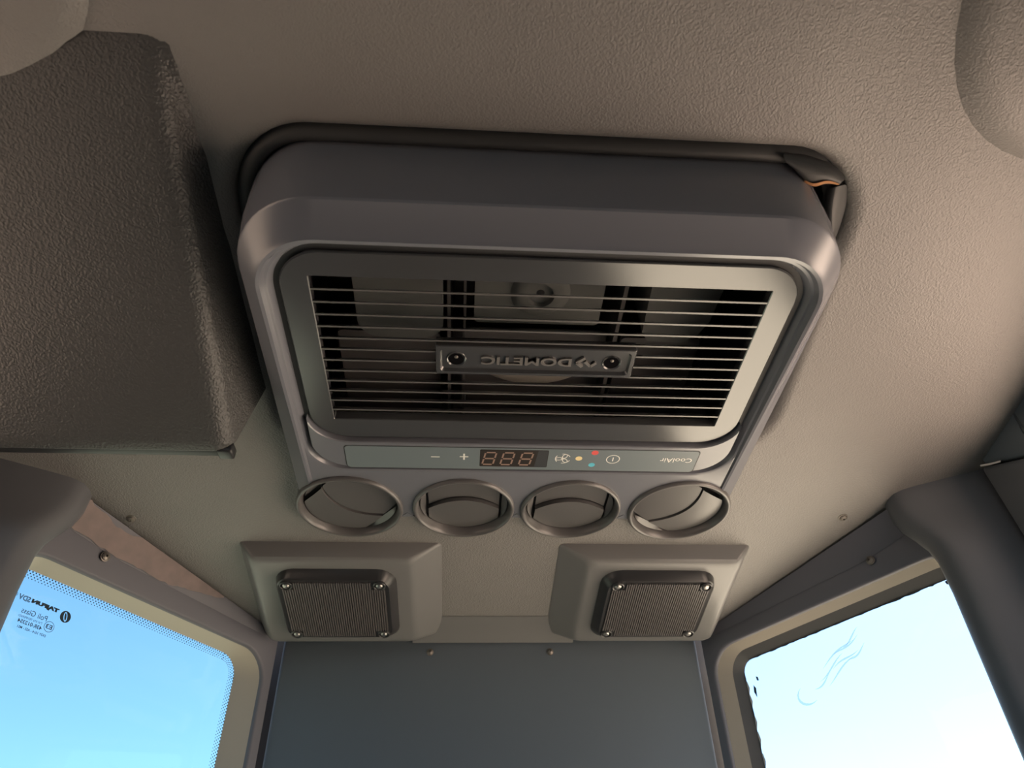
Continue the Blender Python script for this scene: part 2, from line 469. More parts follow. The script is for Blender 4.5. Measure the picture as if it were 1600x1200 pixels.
edge = [(0.04 + 0.0045 * i, 0.0345) for i in range(53)]; dirs = [(0, 1)] * 53
strip(edge, 'rubber', 'torn_seal', 0.0012, 0.0008)
edge = [(0.0315, 0.045 + 0.007 * i) for i in range(50)]; dirs = [(1, 0)] * 50
strip(edge, 'rubber', 'torn_seal', 0.0018, 0.0006)
for k in range(9):
    b0 = 0.052 + 0.017 * k + rnd.uniform(-0.003, 0.003)
    jag([(0.0305, b0), (0.0335, b0 + 0.001), (0.0350, b0 + 0.008), (0.0328, b0 + 0.015), (0.0310, b0 + 0.012)], 'flake', 'film_flake')
for a0 in (0.115, 0.121, 0.255, 0.262):
    jag([(a0, 0.031), (a0 + 0.004, 0.030), (a0 + 0.005, 0.0335), (a0 + 0.001, 0.035)], 'flake', 'film_flake')
jag([(0.045, 0.053), (0.0475, 0.0545), (0.048, 0.058), (0.0455, 0.0575)], 'ink', 'dirt_spot')
jag([(0.040, 0.060), (0.0425, 0.064), (0.0415, 0.073), (0.0390, 0.067)], 'ink', 'dirt_spot')
jag([(0.258, 0.0365), (0.264, 0.036), (0.262, 0.040), (0.259, 0.0395)], 'ink', 'dirt_spot')

# slanted trims between the ceiling and the corner walls
def chamfer(C, U, mt, name, lab, ragged):
    up = 0.155 * 0.8281
    n = 40; A = 0.258
    nrm = U.cross(W).normalized(); nrm = -nrm if nrm.y > 0 else nrm
    top, low = [], []
    rr = random.Random(11)
    for i in range(n + 1):
        a0_ = 0.085 if ragged else 0.012
        a = a0_ + (A - a0_) * i / n
        h = 0.006 + 0.020 * min(1, a / 0.2)
        if ragged: h *= 0.15 + 0.80 * min(1, (a - a0_) / 0.06) ** 0.7 + rr.uniform(-0.03, 0.03)
        b0 = -up * a
        w = (0.003 + 0.008 * min(1, a / 0.25))
        j = rr.uniform(-0.0012, 0.0012) if ragged and a > 0.19 else 0
        if ragged and a > 0.19: j += 0.004 * (0.5 + 0.5 * math.sin((a - 0.19) * 90))
        pt = Vector(wall_point(C, U, a, b0 + 0.0005 + j)) + nrm * (w * (1 - j / h))
        pl = Vector(wall_point(C, U, a, b0 + h)) + nrm * (0.0006 if not ragged else 0.0012 + w * max(0, 1 - h / (0.006 + 0.020 * min(1, a / 0.2))))
        top.append(tuple(pt)); low.append(tuple(pl))
    vs, fs = loft([top, low], closed=False)
    return struct(mesh(name, vs, fs, mt), lab)
chamfer(CL, UL, 'quarter', 'trim_3', 'slanted strip above the left corner window', False)
o = chamfer(CL, UL, 'pink_strip', 'trim_4', 'ragged pinkish strip above the left corner window', True)  # separate pinkish strip with a ragged edge, narrowing towards the rear wall
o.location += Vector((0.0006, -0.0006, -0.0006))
chamfer(CR, UR, 'quarter', 'trim_5', 'slanted strip above the right corner window', False)

# pillar pads at the ends of the corner walls
def pillar(s, name, lab):
    def X(x): return x if s > 0 else 2 * CX - x
    prof = []
    levels = [(0.03, 0.0), (0.0, 0.0), (-0.012, 0.001), (-0.026, 0.006), (-0.038, 0.014), (-0.050, 0.021), (-0.062, 0.0245), (-0.09, 0.026), (-0.3, 0.026), (-0.8, 0.026), (-1.6, 0.026)]
    loops = []
    for z, sh in levels:
        base = [(0.3655, 0.016), (0.3520, 0.008), (0.3480, 0.001), (0.3475, -0.006), (0.3495, -0.014), (0.3560, -0.020), (0.3680, -0.026), (0.394, -0.037), (0.424, -0.0495), (0.46, -0.05), (0.46, 0.03)]
        k = [1, 1, 1, 1, 1, 0.95, 0.8, 0.4, 0, 0, 0]
        L = []
        for (x, y), q in zip(base, k):
            yy = y - sh * 0.83 * q + 0.105 * max(0, 0.0 - z) * q; xx = x + sh * 0.56 * q
            zz = z + (cz(yy) if z >= 0 else 0.004)
            L.append((X(xx), yy, zz))
        loops.append(L)
    vs, fs = loft(loops, True, True)
    return struct(mesh(name, vs, fs, 'pad', sharp=60), lab)
pillar(1, 'trim_6', 'bluish padded pillar cover beside the right corner window')
pillar(-1, 'trim_7', 'dark padded pillar cover beside the left corner window')

# side walls: header, post and sill around unseen openings sized for the light
for s, nm in ((1, 'right'), (-1, 'left')):
    x0 = XR - 0.004 if s > 0 else XL + 0.004
    x1 = x0 + s * 0.05
    ya, yb = min(x0, x1), max(x0, x1)
    def seg(y0, y1, zf0, zf1):
        vs = [(x, y, z) for x in (x0, x1) for y, z in ((y0, zf0(y0)), (y1, zf0(y1)), (y1, zf1(y1)), (y0, zf1(y0)))]
        return vs, [(0, 1, 2, 3), (4, 7, 6, 5), (0, 4, 5, 1), (1, 5, 6, 2), (2, 6, 7, 3), (3, 7, 4, 0)]
    tilt = lambda y: 0.0135 - 0.52 * (-0.053 - y) if y > -0.095 else -0.0083 + 0.10 * (-0.095 - y)
    hd = seg(YB, -0.056, lambda y: cz(y) + 0.01, lambda y: min(cz(y) - 0.004, 0.012 + 0.50 * (y + 0.056)) if y > -0.1 else cz(y) - 0.075)
    hd = join(seg(-0.11, -0.056, lambda y: cz(y) + 0.01, lambda y: 0.012 + 0.52 * (y + 0.056)), seg(YB, -0.11, lambda y: cz(y) + 0.01, lambda y: -0.0161))
    w = struct(mesh('wall_' + nm, *hd, 'wall', smooth=False), 'side wall of the cab on the ' + nm + ' with an unseen opening sized for the light'); bevel(w, 0.004)
    pv = seg(-0.11, -0.050, lambda y: 0.0105 + 0.52 * (y + 0.056), lambda y: FL)
    pv = ([(x, y + 0.105 * max(0, -z) * 0.0, z) for x, y, z in pv[0]], pv[1])
    o = mesh('post', *pv, 'pad', w, smooth=False); bevel(o, 0.005)
    ye, zs = (-0.34, -0.60) if s > 0 else (-0.80, -0.16)  # left opening is a high slit added to let in blue sky
    o = mesh('sill', *seg(ye, -0.11, lambda y: zs, lambda y: FL), 'wall', w, smooth=False)
    o = mesh('rear_post', *seg(YB, ye, lambda y: -0.0166, lambda y: FL), 'wall', w, smooth=False)
    if s > 0:
        sv = [(x0 - 0.0012, -0.0545, 0.0128), (x0 - 0.0012, -0.066, 0.0065), (x0 - 0.0012, -0.076, 0.0016), (x0 - 0.0012, -0.075, 0.0005), (x0 - 0.0012, -0.064, 0.0055), (x0 - 0.0012, -0.0540, 0.0112)]
        o = mesh('seam_dirt', sv, [tuple(range(6))], 'flake', w, smooth=False)
# wall behind the camera: unseen, with a high slit added for blue skylight
p1 = boxv(XL, XR, YB - 0.03, YB, FL, 0.0); p2 = boxv(XL, XR, YB - 0.03, YB, cz(YB) - 0.08, cz(YB) + 0.02)
struct(mesh('wall_front', *join(p1, p2), 'wall', smooth=False), 'unseen front wall of the cab with a high slit added for skylight')

# ---------------------------------------------------------------- air conditioner
AC = empty('air_conditioner', (0, -0.15, 0.0), 'dark grey ceiling air conditioner with louvred grille and four round vents', 'air conditioner')
PZ = -0.0035            # plane of the moulded panel
def R(hw, y0, y1, ra, rb, z, n=12):
    return [(x, y, z(y) if callable(z) else z) for x, y in rrect(-hw, hw, y0, y1, (ra, rb), n)]
def lipz(h): return lambda y: PZ - h * min(1.0, max(0.0, (0.0 - y) / 0.08))
side_z = lambda y: cz(y) + 0.035 if y < -0.1 else cz(y) + 0.002
loops = [R(0.1945, -0.311, 0.0150, 0.052, 0.010, side_z),
         R(0.1925, -0.3085, 0.0140, 0.052, 0.010, lambda y: 0.55 * cz(y)),
         R(0.1902, -0.3056, 0.0130, 0.052, 0.009, lambda y: 0.0042 if y < -0.1 else 0.0002),
         R(0.1895, -0.3046, 0.0126, 0.052, 0.009, lambda y: 0.0028 if y < -0.1 else -0.0012),
         R(0.1802, -0.2872, 0.0118, 0.041, 0.008, lipz(0.0030)),
         R(0.1787, -0.2850, 0.0112, 0.040, 0.007, lipz(0.0052)),
         R(0.1767, -0.2824, 0.0100, 0.038, 0.007, lipz(0.0042)),
         R(0.1752, -0.2805, 0.0090, 0.037, 0.006, PZ)]
hl2 = [R(0.1752, -0.2805, -0.0545, 0.037, 0.030, PZ), R(0.1738, -0.2785, -0.0560, 0.036, 0.030, PZ + 0.0008),
       R(0.1722, -0.2765, -0.0575, 0.035, 0.030, PZ + 0.0040), R(0.1712, -0.2755, -0.0582, 0.0345, 0.030, PZ + 0.0062),
       R(0.1705, -0.2750, -0.0588, 0.034, 0.030, PZ + 0.0085)]
# closed ring-shaped solid, then the four vent openings are cut through it
vs, fs = loft(loops + hl2 + [loops[0]])
solid = mesh('housing_blank', vs, fs, 'housing', AC, sharp=28)
cuts = []
for vx in VX:
    cv, cf = loft(lathe((vx, 0, 0), [(0.0432, -0.03), (0.0432, 0.03)], 64), True, True)
    cuts.append((cv, cf))
cutter = mesh('cutter', *join(*cuts), 'housing', AC)
bo = solid.modifiers.new('cut', 'BOOLEAN'); bo.object = cutter; bo.operation = 'DIFFERENCE'; bo.solver = 'EXACT'
bpy.context.view_layer.update()
me = bpy.data.meshes.new_from_object(solid.evaluated_get(bpy.context.evaluated_depsgraph_get()))
me.set_sharp_from_angle(angle=math.radians(24))
housing = bpy.data.objects.new('housing', me); link(housing, AC); housing.location = solid.location
for o in (solid, cutter): bpy.data.objects.remove(o)
# recess floor with opening for the grille
RZ = PZ + 0.0062
fl = [R(0.1712, -0.2755, -0.0582, 0.0345, 0.030, RZ), R(0.1600, -0.2630, -0.0985, 0.016, 0.016, RZ)]
vs, fs = loft(fl); o = mesh('recess_floor', vs, fs, 'dark', AC, sharp=28)
# raised shelf that carries the control strip
def shelf_pts(z, d):
    pts = [(x, y) for x, y in rrect(-0.1692 + d, 0.1692 - d, -0.130, -0.0600 - d, (0.001, 0.030 - d), 12)][26:52]
    ar = [(0.1388 + (0.0302 + d) * math.cos(t), -0.1225 + (0.0302 + d) * math.sin(t)) for t in [PI * (0.04 + 0.46 * i / 10) for i in range(11)]]
    ar = [(min(x, 0.1692 - d), y) for x, y in ar]
    return [(x, y, z) for x, y in pts + [(-x, y) for x, y in ar] + ar[::-1]]
vs, fs = loft([shelf_pts(RZ, 0), shelf_pts(PZ + 0.0008, 0), shelf_pts(PZ, 0.0008)], False, True)
o = mesh('control_shelf', vs, fs, 'housing', AC, sharp=28)

# grille frame
FZ = 0.0
g0 = [R(0.1668, -0.2708, -0.0945, 0.028, 0.028, RZ + 0.001), R(0.1668, -0.2708, -0.0945, 0.028, 0.028, FZ + 0.0008), R(0.1660, -0.2700, -0.0953, 0.0275, 0.0275, FZ)]
g1 = [R(0.1488, -0.2524, -0.1155, 0.0012, 0.0012, FZ), R(0.1483, -0.2519, -0.1160, 0.001, 0.001, FZ + 0.0006), R(0.1483, -0.2519, -0.1160, 0.001, 0.001, FZ + 0.0075)]
vs, fs = loft(g0 + g1)
gf = mesh('grille_frame', vs, fs, 'frame', AC, sharp=28)
gf['label'] = 'satin black frame with rounded corners around the slats'
pitch = 0.1359 / 13
def slat_mesh(x0, x1):
    c = [(-0.00075, 0.0004), (0.00065, 0.0004), (0.0047, 0.0062), (0.0036, 0.0066)]
    return loft([[(x, y, z) for y, z in c] for x in (x0, x1)], True, True)
protos = {}
for k in range(1, 13):
    y = -0.2519 + pitch * k
    spans = [(-0.1485, 0.1485)] if not -0.198 < y < -0.168 else [(-0.1485, -0.069), (0.069, 0.1485)]
    for sp in spans:
        if sp not in protos:
            v, f = slat_mesh(*sp)
            o = mesh('slat', v, f, 'slat', AC, org=False, smooth=False); protos[sp] = o
        else:
            o = protos[sp].copy(); link(o, AC)
        o.location = (0, y + 0.15, 0)

# badge in the middle of the slats
PX, PY0, PY1 = 0.0702, -0.1968, -0.1690
def RB(x, y0, y1, r, z): return [(a, b, z) for a, b in rrect(-x, x, y0, y1, r, 6)]
lp = [RB(PX, PY0, PY1, 0.0006, 0.0075), RB(PX, PY0, PY1, 0.0006, -0.0006), RB(PX - 0.0006, PY0 + 0.0006, PY1 - 0.0006, 0.0006, -0.0012),
      RB(PX - 0.0030, PY0 + 0.0028, PY1 - 0.0028, 0.003, -0.0012), RB(PX - 0.0042, PY0 + 0.0040, PY1 - 0.0040, 0.003, 0.0012)]
vs, fs = loft(lp, True, True)
badge = mesh('badge_plate', vs, fs, 'frame', AC, sharp=28); badge['label'] = 'oblong badge plate with raised maker name and two screw wells'
bcy = (PY0 + PY1) / 2
v, f = text_fit('DOMETIC', 0.0640, 0.0078, 0.02, 0.0009)
XC = 0.0005
tx = mesh('lettering', [(-0.0065 - x, bcy + 0.0004 + y, 0.0006 - z) for x, y, z in v], f, 'letter', badge, smooth=False)
# chevron mark left of the name when read
def barq(p, q, w, z0, z1):
    d = Vector((q[0] - p[0], q[1] - p[1])).normalized(); nx, ny = -d.y * w, d.x * w
    c = [(p[0] + nx, p[1] + ny), (q[0] + nx, q[1] + ny), (q[0] - nx, q[1] - ny), (p[0] - nx, p[1] - ny)]
    return loft([[(x, y, z) for x, y in c] for z in (z0, z1)], True, True)
parts = [barq((0.0290, bcy + 0.0004), (0.0335, bcy + 0.0042), 0.0011, 0.0014, -0.0004), barq((0.0290, bcy + 0.0004), (0.0345, bcy - 0.0042), 0.0011, 0.0014, -0.0004),
         barq((0.0350, bcy - 0.0010), (0.0395, bcy + 0.0036), 0.0011, 0.0014, -0.0004), barq((0.0395, bcy + 0.0036), (0.0430, bcy + 0.0002), 0.0011, 0.0014, -0.0004)]
mesh('chevron_mark', *join(*parts), 'letter', badge, smooth=False)
for x in (-0.0560, 0.0545):
    c = (x, bcy + 0.0006, 0.0)
    vs, fs = loft(lathe(c, [(0.0070, 0.0012), (0.0066, 0.0004), (0.0058, 0.0010), (0.0052, 0.0014)], 28))
    mesh('screw_well', vs, fs, 'frame', badge)
    vs, fs = loft(lathe(c, [(0.0054, 0.00075), (0.0040, 0.00078), (0.002, 0.0008)], 28), False, True)
    mesh('well_shade', vs, fs, 'hole', badge)  # flat black disc paints the dark of a deeper well
    vs, fs = loft(lathe((c[0], c[1] - 0.0022, c[2]), [(0.0014, 0.0008), (0.0011, 0.0003), (0.0005, 0.0001)], 16), False, True)
    mesh('screw_head', vs, fs, 'tarnish', badge)

# insides seen between the slats
def inside(name, mt, pts, z0, z1, lab=None, sharp=40):
    vs, fs = loft([[(x, y, z0) for x, y in pts], [(x, y, z0 + 0.003) for x, y in pts], [(x, y, z1) for x, y in pts]], True, True)
    o = mesh(name, vs, fs, mt, AC, sharp=sharp)
    if lab: o['label'] = lab
    return o
def rr(x0, x1, y0, y1, ra, rb): return rrect(x0, x1, y0, y1, (ra, rb), 6)
tv = [R(0.1600, -0.2630, -0.0985, 0.016, 0.016, RZ), R(0.170, -0.290, -0.045, 0.02, 0.02, 0.020), R(0.170, -0.290, -0.045, 0.02, 0.02, 0.13)]
vs, fs = loft(tv, False, True); mesh('inner_tray', vs, fs, 'dark', AC)
inside('duct_block', 'block', rr(-0.131, -0.067, -0.30, -0.160, 0.004, 0.016), 0.046, 0.12, 'grey moulded block behind the left of the slats')
inside('duct_block', 'block', [(0.082, -0.29), (0.142, -0.29), (0.136, -0.185), (0.130, -0.170), (0.119, -0.162), (0.092, -0.163), (0.086, -0.172)], 0.046, 0.12, 'pale grey moulded block behind the right of the slats')
inside('motor_bracket', 'block', rr(-0.044, 0.051, -0.29, -0.176, 0.003, 0.004), 0.048, 0.055, 'grey plate with a screw boss behind the slats')
vs, fs = loft(lathe((0.004, -0.206, 0.044), [(0.024, 0.006), (0.019, 0.001), (0.014, 0.0), (0.010, 0.0), (0.009, 0.006)], 32))
mesh('bracket_boss', vs, fs, 'block', AC)
vs, fs = loft(lathe((0.004, -0.206, 0.043), [(0.0095, 0.0055), (0.004, 0.0055), (0.002, 0.0045)], 24), False, True)
mesh('boss_screw', vs, fs, 'dark', AC)
for x0, x1 in ((-0.064, -0.0615), (-0.052, -0.050), (0.066, 0.069)):
    vs, fs = boxv(x0, x1, -0.29, -0.05, 0.050, 0.12); mesh('partition', vs, fs, 'vent', AC, smooth=False)
vs, fs = loft([[(0.006 + r * math.cos(t), -0.165 + r * math.sin(t), 0.060 + z) for t in [PI * (0.20 + 0.60 * i / 30) for i in range(31)]] for r, z in [(0.066, 0.012), (0.066, -0.002), (0.063, -0.004), (0.050, -0.004), (0.046, 0.0), (0.046, 0.010)]], closed=False)
mesh('fan_ring', vs, fs, 'fan', AC)
inside('filter_plate', 'vent', rr(-0.150, -0.070, -0.155, -0.052, 0.004, 0.004), 0.058, 0.062, 'dull filter plate behind the lower left slats')
inside('filter_plate', 'vent', rr(-0.060, 0.064, -0.155, -0.052, 0.004, 0.004), 0.0625, 0.066, 'dull filter plate behind the lower middle slats')
inside('filter_plate', 'vent', rr(0.075, 0.140, -0.155, -0.052, 0.004, 0.004), 0.058, 0.062, 'dull filter plate behind the lower right slats')
inside('clip', 'block', rr(-0.054, -0.049, -0.082, -0.074, 0.001, 0.001), 0.052, 0.060)

# control strip
CZ = PZ - 0.0004
def RS(d, z): return [(x, y, z) for x, y in rrect(-0.1440 + d, 0.1440 - d, -0.0880 + d, -0.0598 - d, 0.0035, 6)]
vs, fs = loft([RS(-0.0004, PZ + 0.0002), RS(0, CZ)], False, False)
cp = mesh('control_panel', *loft([RS(0, PZ + 0.0001), RS(0.0002, CZ)], False, True), 'membrane', AC, sharp=28)
cp['label'] = 'grey control strip with printed symbols and a display'
vs, fs = loft([RS(-0.0006, PZ - 0.00008), RS(0.0001, PZ - 0.00008)]); mesh('groove', vs, fs, 'dark', cp)
Z1 = CZ - 0.00012
def flat(name, pts, mt, z=Z1, parent=cp):
    return mesh(name, *loft([[(x, y, z + 0.0001) for x, y in pts], [(x, y, z) for x, y in pts]], False, True), mt, parent, smooth=False)
flat('minus_sign', [(-0.0757, -0.0761), (-0.0687, -0.0761), (-0.0687, -0.0750), (-0.0757, -0.0750)], 'white')
flat('plus_sign', [(-0.0525 + x, -0.0763 + y) for x, y in ((0, -0.0006), (0.0028, -0.0006), (0.0028, -0.0040), (0.0042, -0.0040), (0.0042, -0.0006), (0.0070, -0.0006), (0.0070, 0.0006), (0.0042, 0.0006), (0.0042, 0.0040), (0.0028, 0.0040), (0.0028, 0.0006), (0, 0.0006))], 'white')
disp = flat('display', rrect(-0.0362, 0.0195, -0.0862, -0.0638, 0.001, 3), 'display')
# three digits of seven segments, upside down and slanted
def digit(x0):
    segs = []
    w, h, t = 0.0088, 0.0158, 0.00085
    def P(x, y): return (x0 - x - 0.16 * y, -0.0825 + y)
    def hb(y): return [P(0.0008, y - t), P(w - 0.0008, y - t), P(w - 0.0008, y + t), P(0.0008, y + t)]
    def vb(x, y0, y1): return [P(x - t * 0.8, y0), P(x + t * 0.8, y0), P(x + t * 0.8, y1), P(x - t * 0.8, y1)]
    segs = [hb(0), hb(h / 2), hb(h), vb(0, 0.0009, h / 2 - 0.0009), vb(w, 0.0009, h / 2 - 0.0009), vb(0, h / 2 + 0.0009, h - 0.0009), vb(w, h / 2 + 0.0009, h - 0.0009)]
    return join(*[([(x, y, Z1 - 0.00008) for x, y in s], [(0, 1, 2, 3)]) for s in segs])
for x0 in (-0.0228, -0.0080, 0.0072):
    mesh('digit', *digit(x0), 'segment', disp, smooth=False)
mesh('display_patch', [(0.0110, -0.0855, Z1 - 0.00006), (0.0190, -0.0855, Z1 - 0.00006), (0.0190, -0.0645, Z1 - 0.00006), (0.0090, -0.0645, Z1 - 0.00006)], [(0, 1, 2, 3)], 'frame', disp, smooth=False)  # slightly lighter patch over the right end of the display
# fan symbol: broken ring and three looped blades
parts = []
def arcband(c, r0, r1, a0, a1, n=14, z=Z1, sx=1.0):
    v = [(c[0] + r * sx * math.cos(a0 + (a1 - a0) * i / n), c[1] + r * math.sin(a0 + (a1 - a0) * i / n), z) for r in (r0, r1) for i in range(n + 1)]
    return v, [(i, i + 1, n + 2 + i, n + 1 + i) for i in range(n)]
FC = (0.0318, -0.0759)
for k in range(3):
    parts.append(arcband(FC, 0.0058, 0.0065, 0.35 + k * 2.094, 0.35 + k * 2.094 + 1.35))
    a = k * 2.094 + PI / 3 + 2.0
    c = (FC[0] + 0.0033 * math.cos(a), FC[1] + 0.0033 * math.sin(a))
    nn = 16
    lo = []
    for q in (1.0, 0.68):
        lo.append([(c[0] + q * (0.0033 * math.cos(t) * math.cos(a) - 0.0021 * math.sin(t) * math.sin(a)), c[1] + q * (0.0033 * math.cos(t) * math.sin(a) + 0.0021 * math.sin(t) * math.cos(a)), Z1) for t in [2 * PI * i / nn for i in range(nn)]])
    parts.append(loft(lo))
mesh('fan_symbol', *join(*parts), 'white', cp, smooth=False)
def disc(c, r, n=20): return [(c[0] + r * math.cos(2 * PI * i / n), c[1] + r * math.sin(2 * PI * i / n)) for i in range(n)]
flat('indicator', disc((0.0450, -0.0763), 0.0028), 'yellow')
flat('indicator', disc((0.0573, -0.0842), 0.0029), 'red')
flat('indicator', disc((0.0568, -0.0679), 0.0027), 'cyan')
pw = join(arcband((0.0734, -0.0760), 0.0050, 0.0057, 0, 2 * PI, 32), ([(0.0729, -0.0785, Z1), (0.0738, -0.0785, Z1), (0.0738, -0.0735, Z1), (0.0729, -0.0735, Z1)], [(0, 1, 2, 3)]))
mesh('power_symbol', *pw, 'white', cp, smooth=False)
v, f = text_fit('CoolAir', 0.0268, 0.0058)
mesh('lettering', [(0.1263 - x, -0.0758 + y, Z1) for x, y, z in v], f, 'white', cp, smooth=False)

# four round vents
VA = (220, 0, 0, 126)
for x, ang in zip(VX, VA):
    c = (x, 0.0, PZ)
    rs = 1.03 if abs(x) > 0.1 else 1.0
    n = 72
    prof = [(0.0452, 0.008), (0.0452, -0.0010), (0.0446, -0.0024), (0.0436, -0.0032), (0.0424, -0.0030), (0.0414, -0.0018), (0.0406, 0.0010), (0.0398, 0.0050), (0.0392, 0.0095)]
    vs, fs = loft(lathe(c, [(r * rs, z) for r, z in prof], n))
    ringo = mesh('vent_ring', vs, fs, 'vent', AC, sharp=50)
    vs, fs = loft(lathe(c, [(0.0396 * rs, 0.0088), (0.02, 0.0088), (0.002, 0.0088)], n), False, True)
    mesh('vent_bowl', vs, fs, 'dark', ringo)
    th = math.radians(ang); ca, sa = math.cos(th), math.sin(th)
    def T(u, v, z): return (c[0] + (u * ca - v * sa) * rs, c[1] + (u * sa + v * ca) * rs, c[2] + z)
    ch, rad = 0.0315, 0.0388
    prd = 0.0 if ang == 0 else 0.0034     # which half of the flap stands proud
    def arc(u): return 0.004 - 0.013 * (1 - (u / ch) ** 2)
    N = 26
    us = [-ch + 2 * ch * i / N for i in range(N + 1)]
    up = []; lo_ = []
    def cyl(u, v, base): return base + 0.0045 * (u / rad) ** 2 * 0 + 0.0035 * (v / rad) ** 2
    rows = 5
    A_, B_ = [], []
    for j in range(rows + 1):
        t = j / rows
        A_.append([T(u, -math.sqrt(rad ** 2 - u * u) * (1 - t) + (arc(u) - 0.0006) * t, 0.0052 - prd + 0.0012 * t + 0.0018 * (1 - t) ** 2) for u in us])
        B_.append([T(u, (arc(u) + 0.0006) * (1 - t) + math.sqrt(rad ** 2 - u * u) * t, 0.0026 + prd * 0.6 + 0.0026 * t ** 2) for u in us])
    edgeA = [[(p_[0], p_[1], p_[2] + 0.004) for p_ in B_[0]]]
    vs, fs = loft(A_ + [[(p_[0], p_[1], p_[2] + 0.004) for p_ in A_[-1]]], closed=False)
    mesh('vent_flap', vs, fs, 'vent', ringo)
    vs, fs = loft(edgeA + B_ + [[(p_[0], p_[1], p_[2] + 0.003) for p_ in B_[-1]]], closed=False)
    mesh('flap_lip', vs, fs, 'vent', ringo, sharp=40)
    for sgn in (-1, 1):
        pts = [T(sgn * ch, -math.sqrt(rad ** 2 - ch ** 2), 0.0), T(sgn * ch, math.sqrt(rad ** 2 - ch ** 2), 0.0)]
        sv = []
        K = 10
        for i in range(K + 1):
            v_ = -math.sqrt(rad ** 2 - (ch + 0.0022) ** 2) + 2 * math.sqrt(rad ** 2 - (ch + 0.0022) ** 2) * i / K
            sv.append((T(sgn * (ch + 0.0022), v_, 0.0062), T(sgn * math.sqrt(max(0, rad ** 2 - v_ * v_)), v_, 0.0035)))
        vs, fs = loft([[a for a, b in sv], [b for a, b in sv]], closed=False)
        mesh('vent_cheek', vs, fs, 'vent', ringo)

# small wedge webs between the vents
for x in (-0.0983, -0.0002, 0.0975):
    vs, fs = loft([[(x - 0.006, 0.0135, PZ - 0.0004), (x + 0.006, 0.0135, PZ - 0.0004), (x, 0.0075, PZ - 0.0004)], [(x - 0.006, 0.0135, PZ + 0.006), (x + 0.006, 0.0135, PZ + 0.006), (x, 0.0075, PZ + 0.006)]], True, True)
    mesh('web', vs, fs, 'housing', AC, smooth=False)

# foam gasket squeezed between unit and headliner
def gask(t, wob=0.0):
    a = PI * t
    d = 0.0065 * math.cos(a); up = 0.014 - 0.010 * math.sin(a)
    L = []
    for i, (x, y) in enumerate(rrect(HX0 + 0.0075 - d, HX1 - 0.0075 + d, HY0 + 0.0075 - d, HY1 - 0.0075 + d, HR - 0.0075 + d, 10)):
        k = 0.0015 * math.sin(i * 1.7) if y < HY0 + 0.05 and x > 0.12 else 0
        L.append((x, y, cz(y) + up + k))
    return L
vs, fs = loft([gask(i / 10) for i in range(11)])
gk = mesh('foam_gasket', vs, fs, 'foam', AC); gk['label'] = 'black foam seal in the gap around the housing'
# crumpled fold of the gasket at the right corner
def sheet(rows_, mt, name, lab=None):
    n_ = len(rows_[0])
    vs_, fs_ = loft([list(r_) for r_ in rows_], closed=False)
    o_ = mesh(name, vs_, fs_, mt, gk)
    sb = o_.modifiers.new('smooth', 'SUBSURF'); sb.levels = 2; sb.render_levels = 2
    if lab: o_['label'] = lab
FA = [[(0.1498, -0.3173, 0.0612), (0.162, -0.3162, 0.061), (0.1754, -0.3144, 0.0607), (0.1877, -0.3099, 0.06), (0.197, -0.3037, 0.0581)], [(0.1486, -0.3171, 0.0532), (0.1586, -0.3165, 0.0511), (0.1693, -0.3147, 0.0498), (0.1814, -0.3115, 0.0503), (0.1936, -0.3046, 0.0522)], [(0.1516, -0.3133, 0.0516), (0.159, -0.3107, 0.0482), (0.1678, -0.3087, 0.0468), (0.1786, -0.3104, 0.0471), (0.1914, -0.3039, 0.0501)], [(0.1574, -0.3105, 0.0531), (0.1645, -0.3054, 0.0483), (0.171, -0.3029, 0.0469), (0.1786, -0.3067, 0.0465), (0.1896, -0.3031, 0.049)], [(0.1621, -0.3054, 0.0593), (0.1667, -0.3018, 0.0508), (0.1737, -0.2993, 0.0494), (0.1808, -0.3035, 0.049), (0.1923, -0.2998, 0.0525)]]
FE = [[(0.1641, -0.3058, 0.0476), (0.1705, -0.3033, 0.0462), (0.1744, -0.3049, 0.0458), (0.1782, -0.3071, 0.0458), (0.1891, -0.3035, 0.0482)], [(0.1662, -0.3023, 0.0499), (0.1731, -0.2998, 0.0485), (0.177, -0.3017, 0.0483), (0.1803, -0.304, 0.0481), (0.1917, -0.3003, 0.0515)]]
FF = [[(0.1886, -0.2933, 0.0615), (0.1905, -0.2854, 0.0602), (0.1954, -0.2743, 0.0585), (0.2036, -0.2605, 0.0564)], [(0.1866, -0.2972, 0.0531), (0.1871, -0.29, 0.0509), (0.1916, -0.2786, 0.0492), (0.1998, -0.2644, 0.048)], [(0.1889, -0.2998, 0.0505), (0.1892, -0.291, 0.0471), (0.1923, -0.28, 0.0454), (0.1999, -0.2647, 0.046)], [(0.194, -0.2998, 0.0525), (0.1957, -0.2896, 0.0499), (0.1979, -0.2776, 0.048), (0.2021, -0.2631, 0.0478)], [(0.2007, -0.2986, 0.0583), (0.205, -0.2861, 0.0563), (0.2064, -0.2724, 0.0542), (0.2067, -0.2592, 0.0522)]]
sheet(FA, 'foam', 'gasket_flap', 'crumpled foam flap at the right corner of the housing')
sheet(FF, 'foam', 'gasket_fold', 'upright foam fold at the right corner of the housing')
sheet([[(x, y, z) for x, y, z in FE[0]], [(x, y, z) for x, y, z in FE[1]]], 'brown', 'fold_edge', 'rusty brown edge of the foam flap')

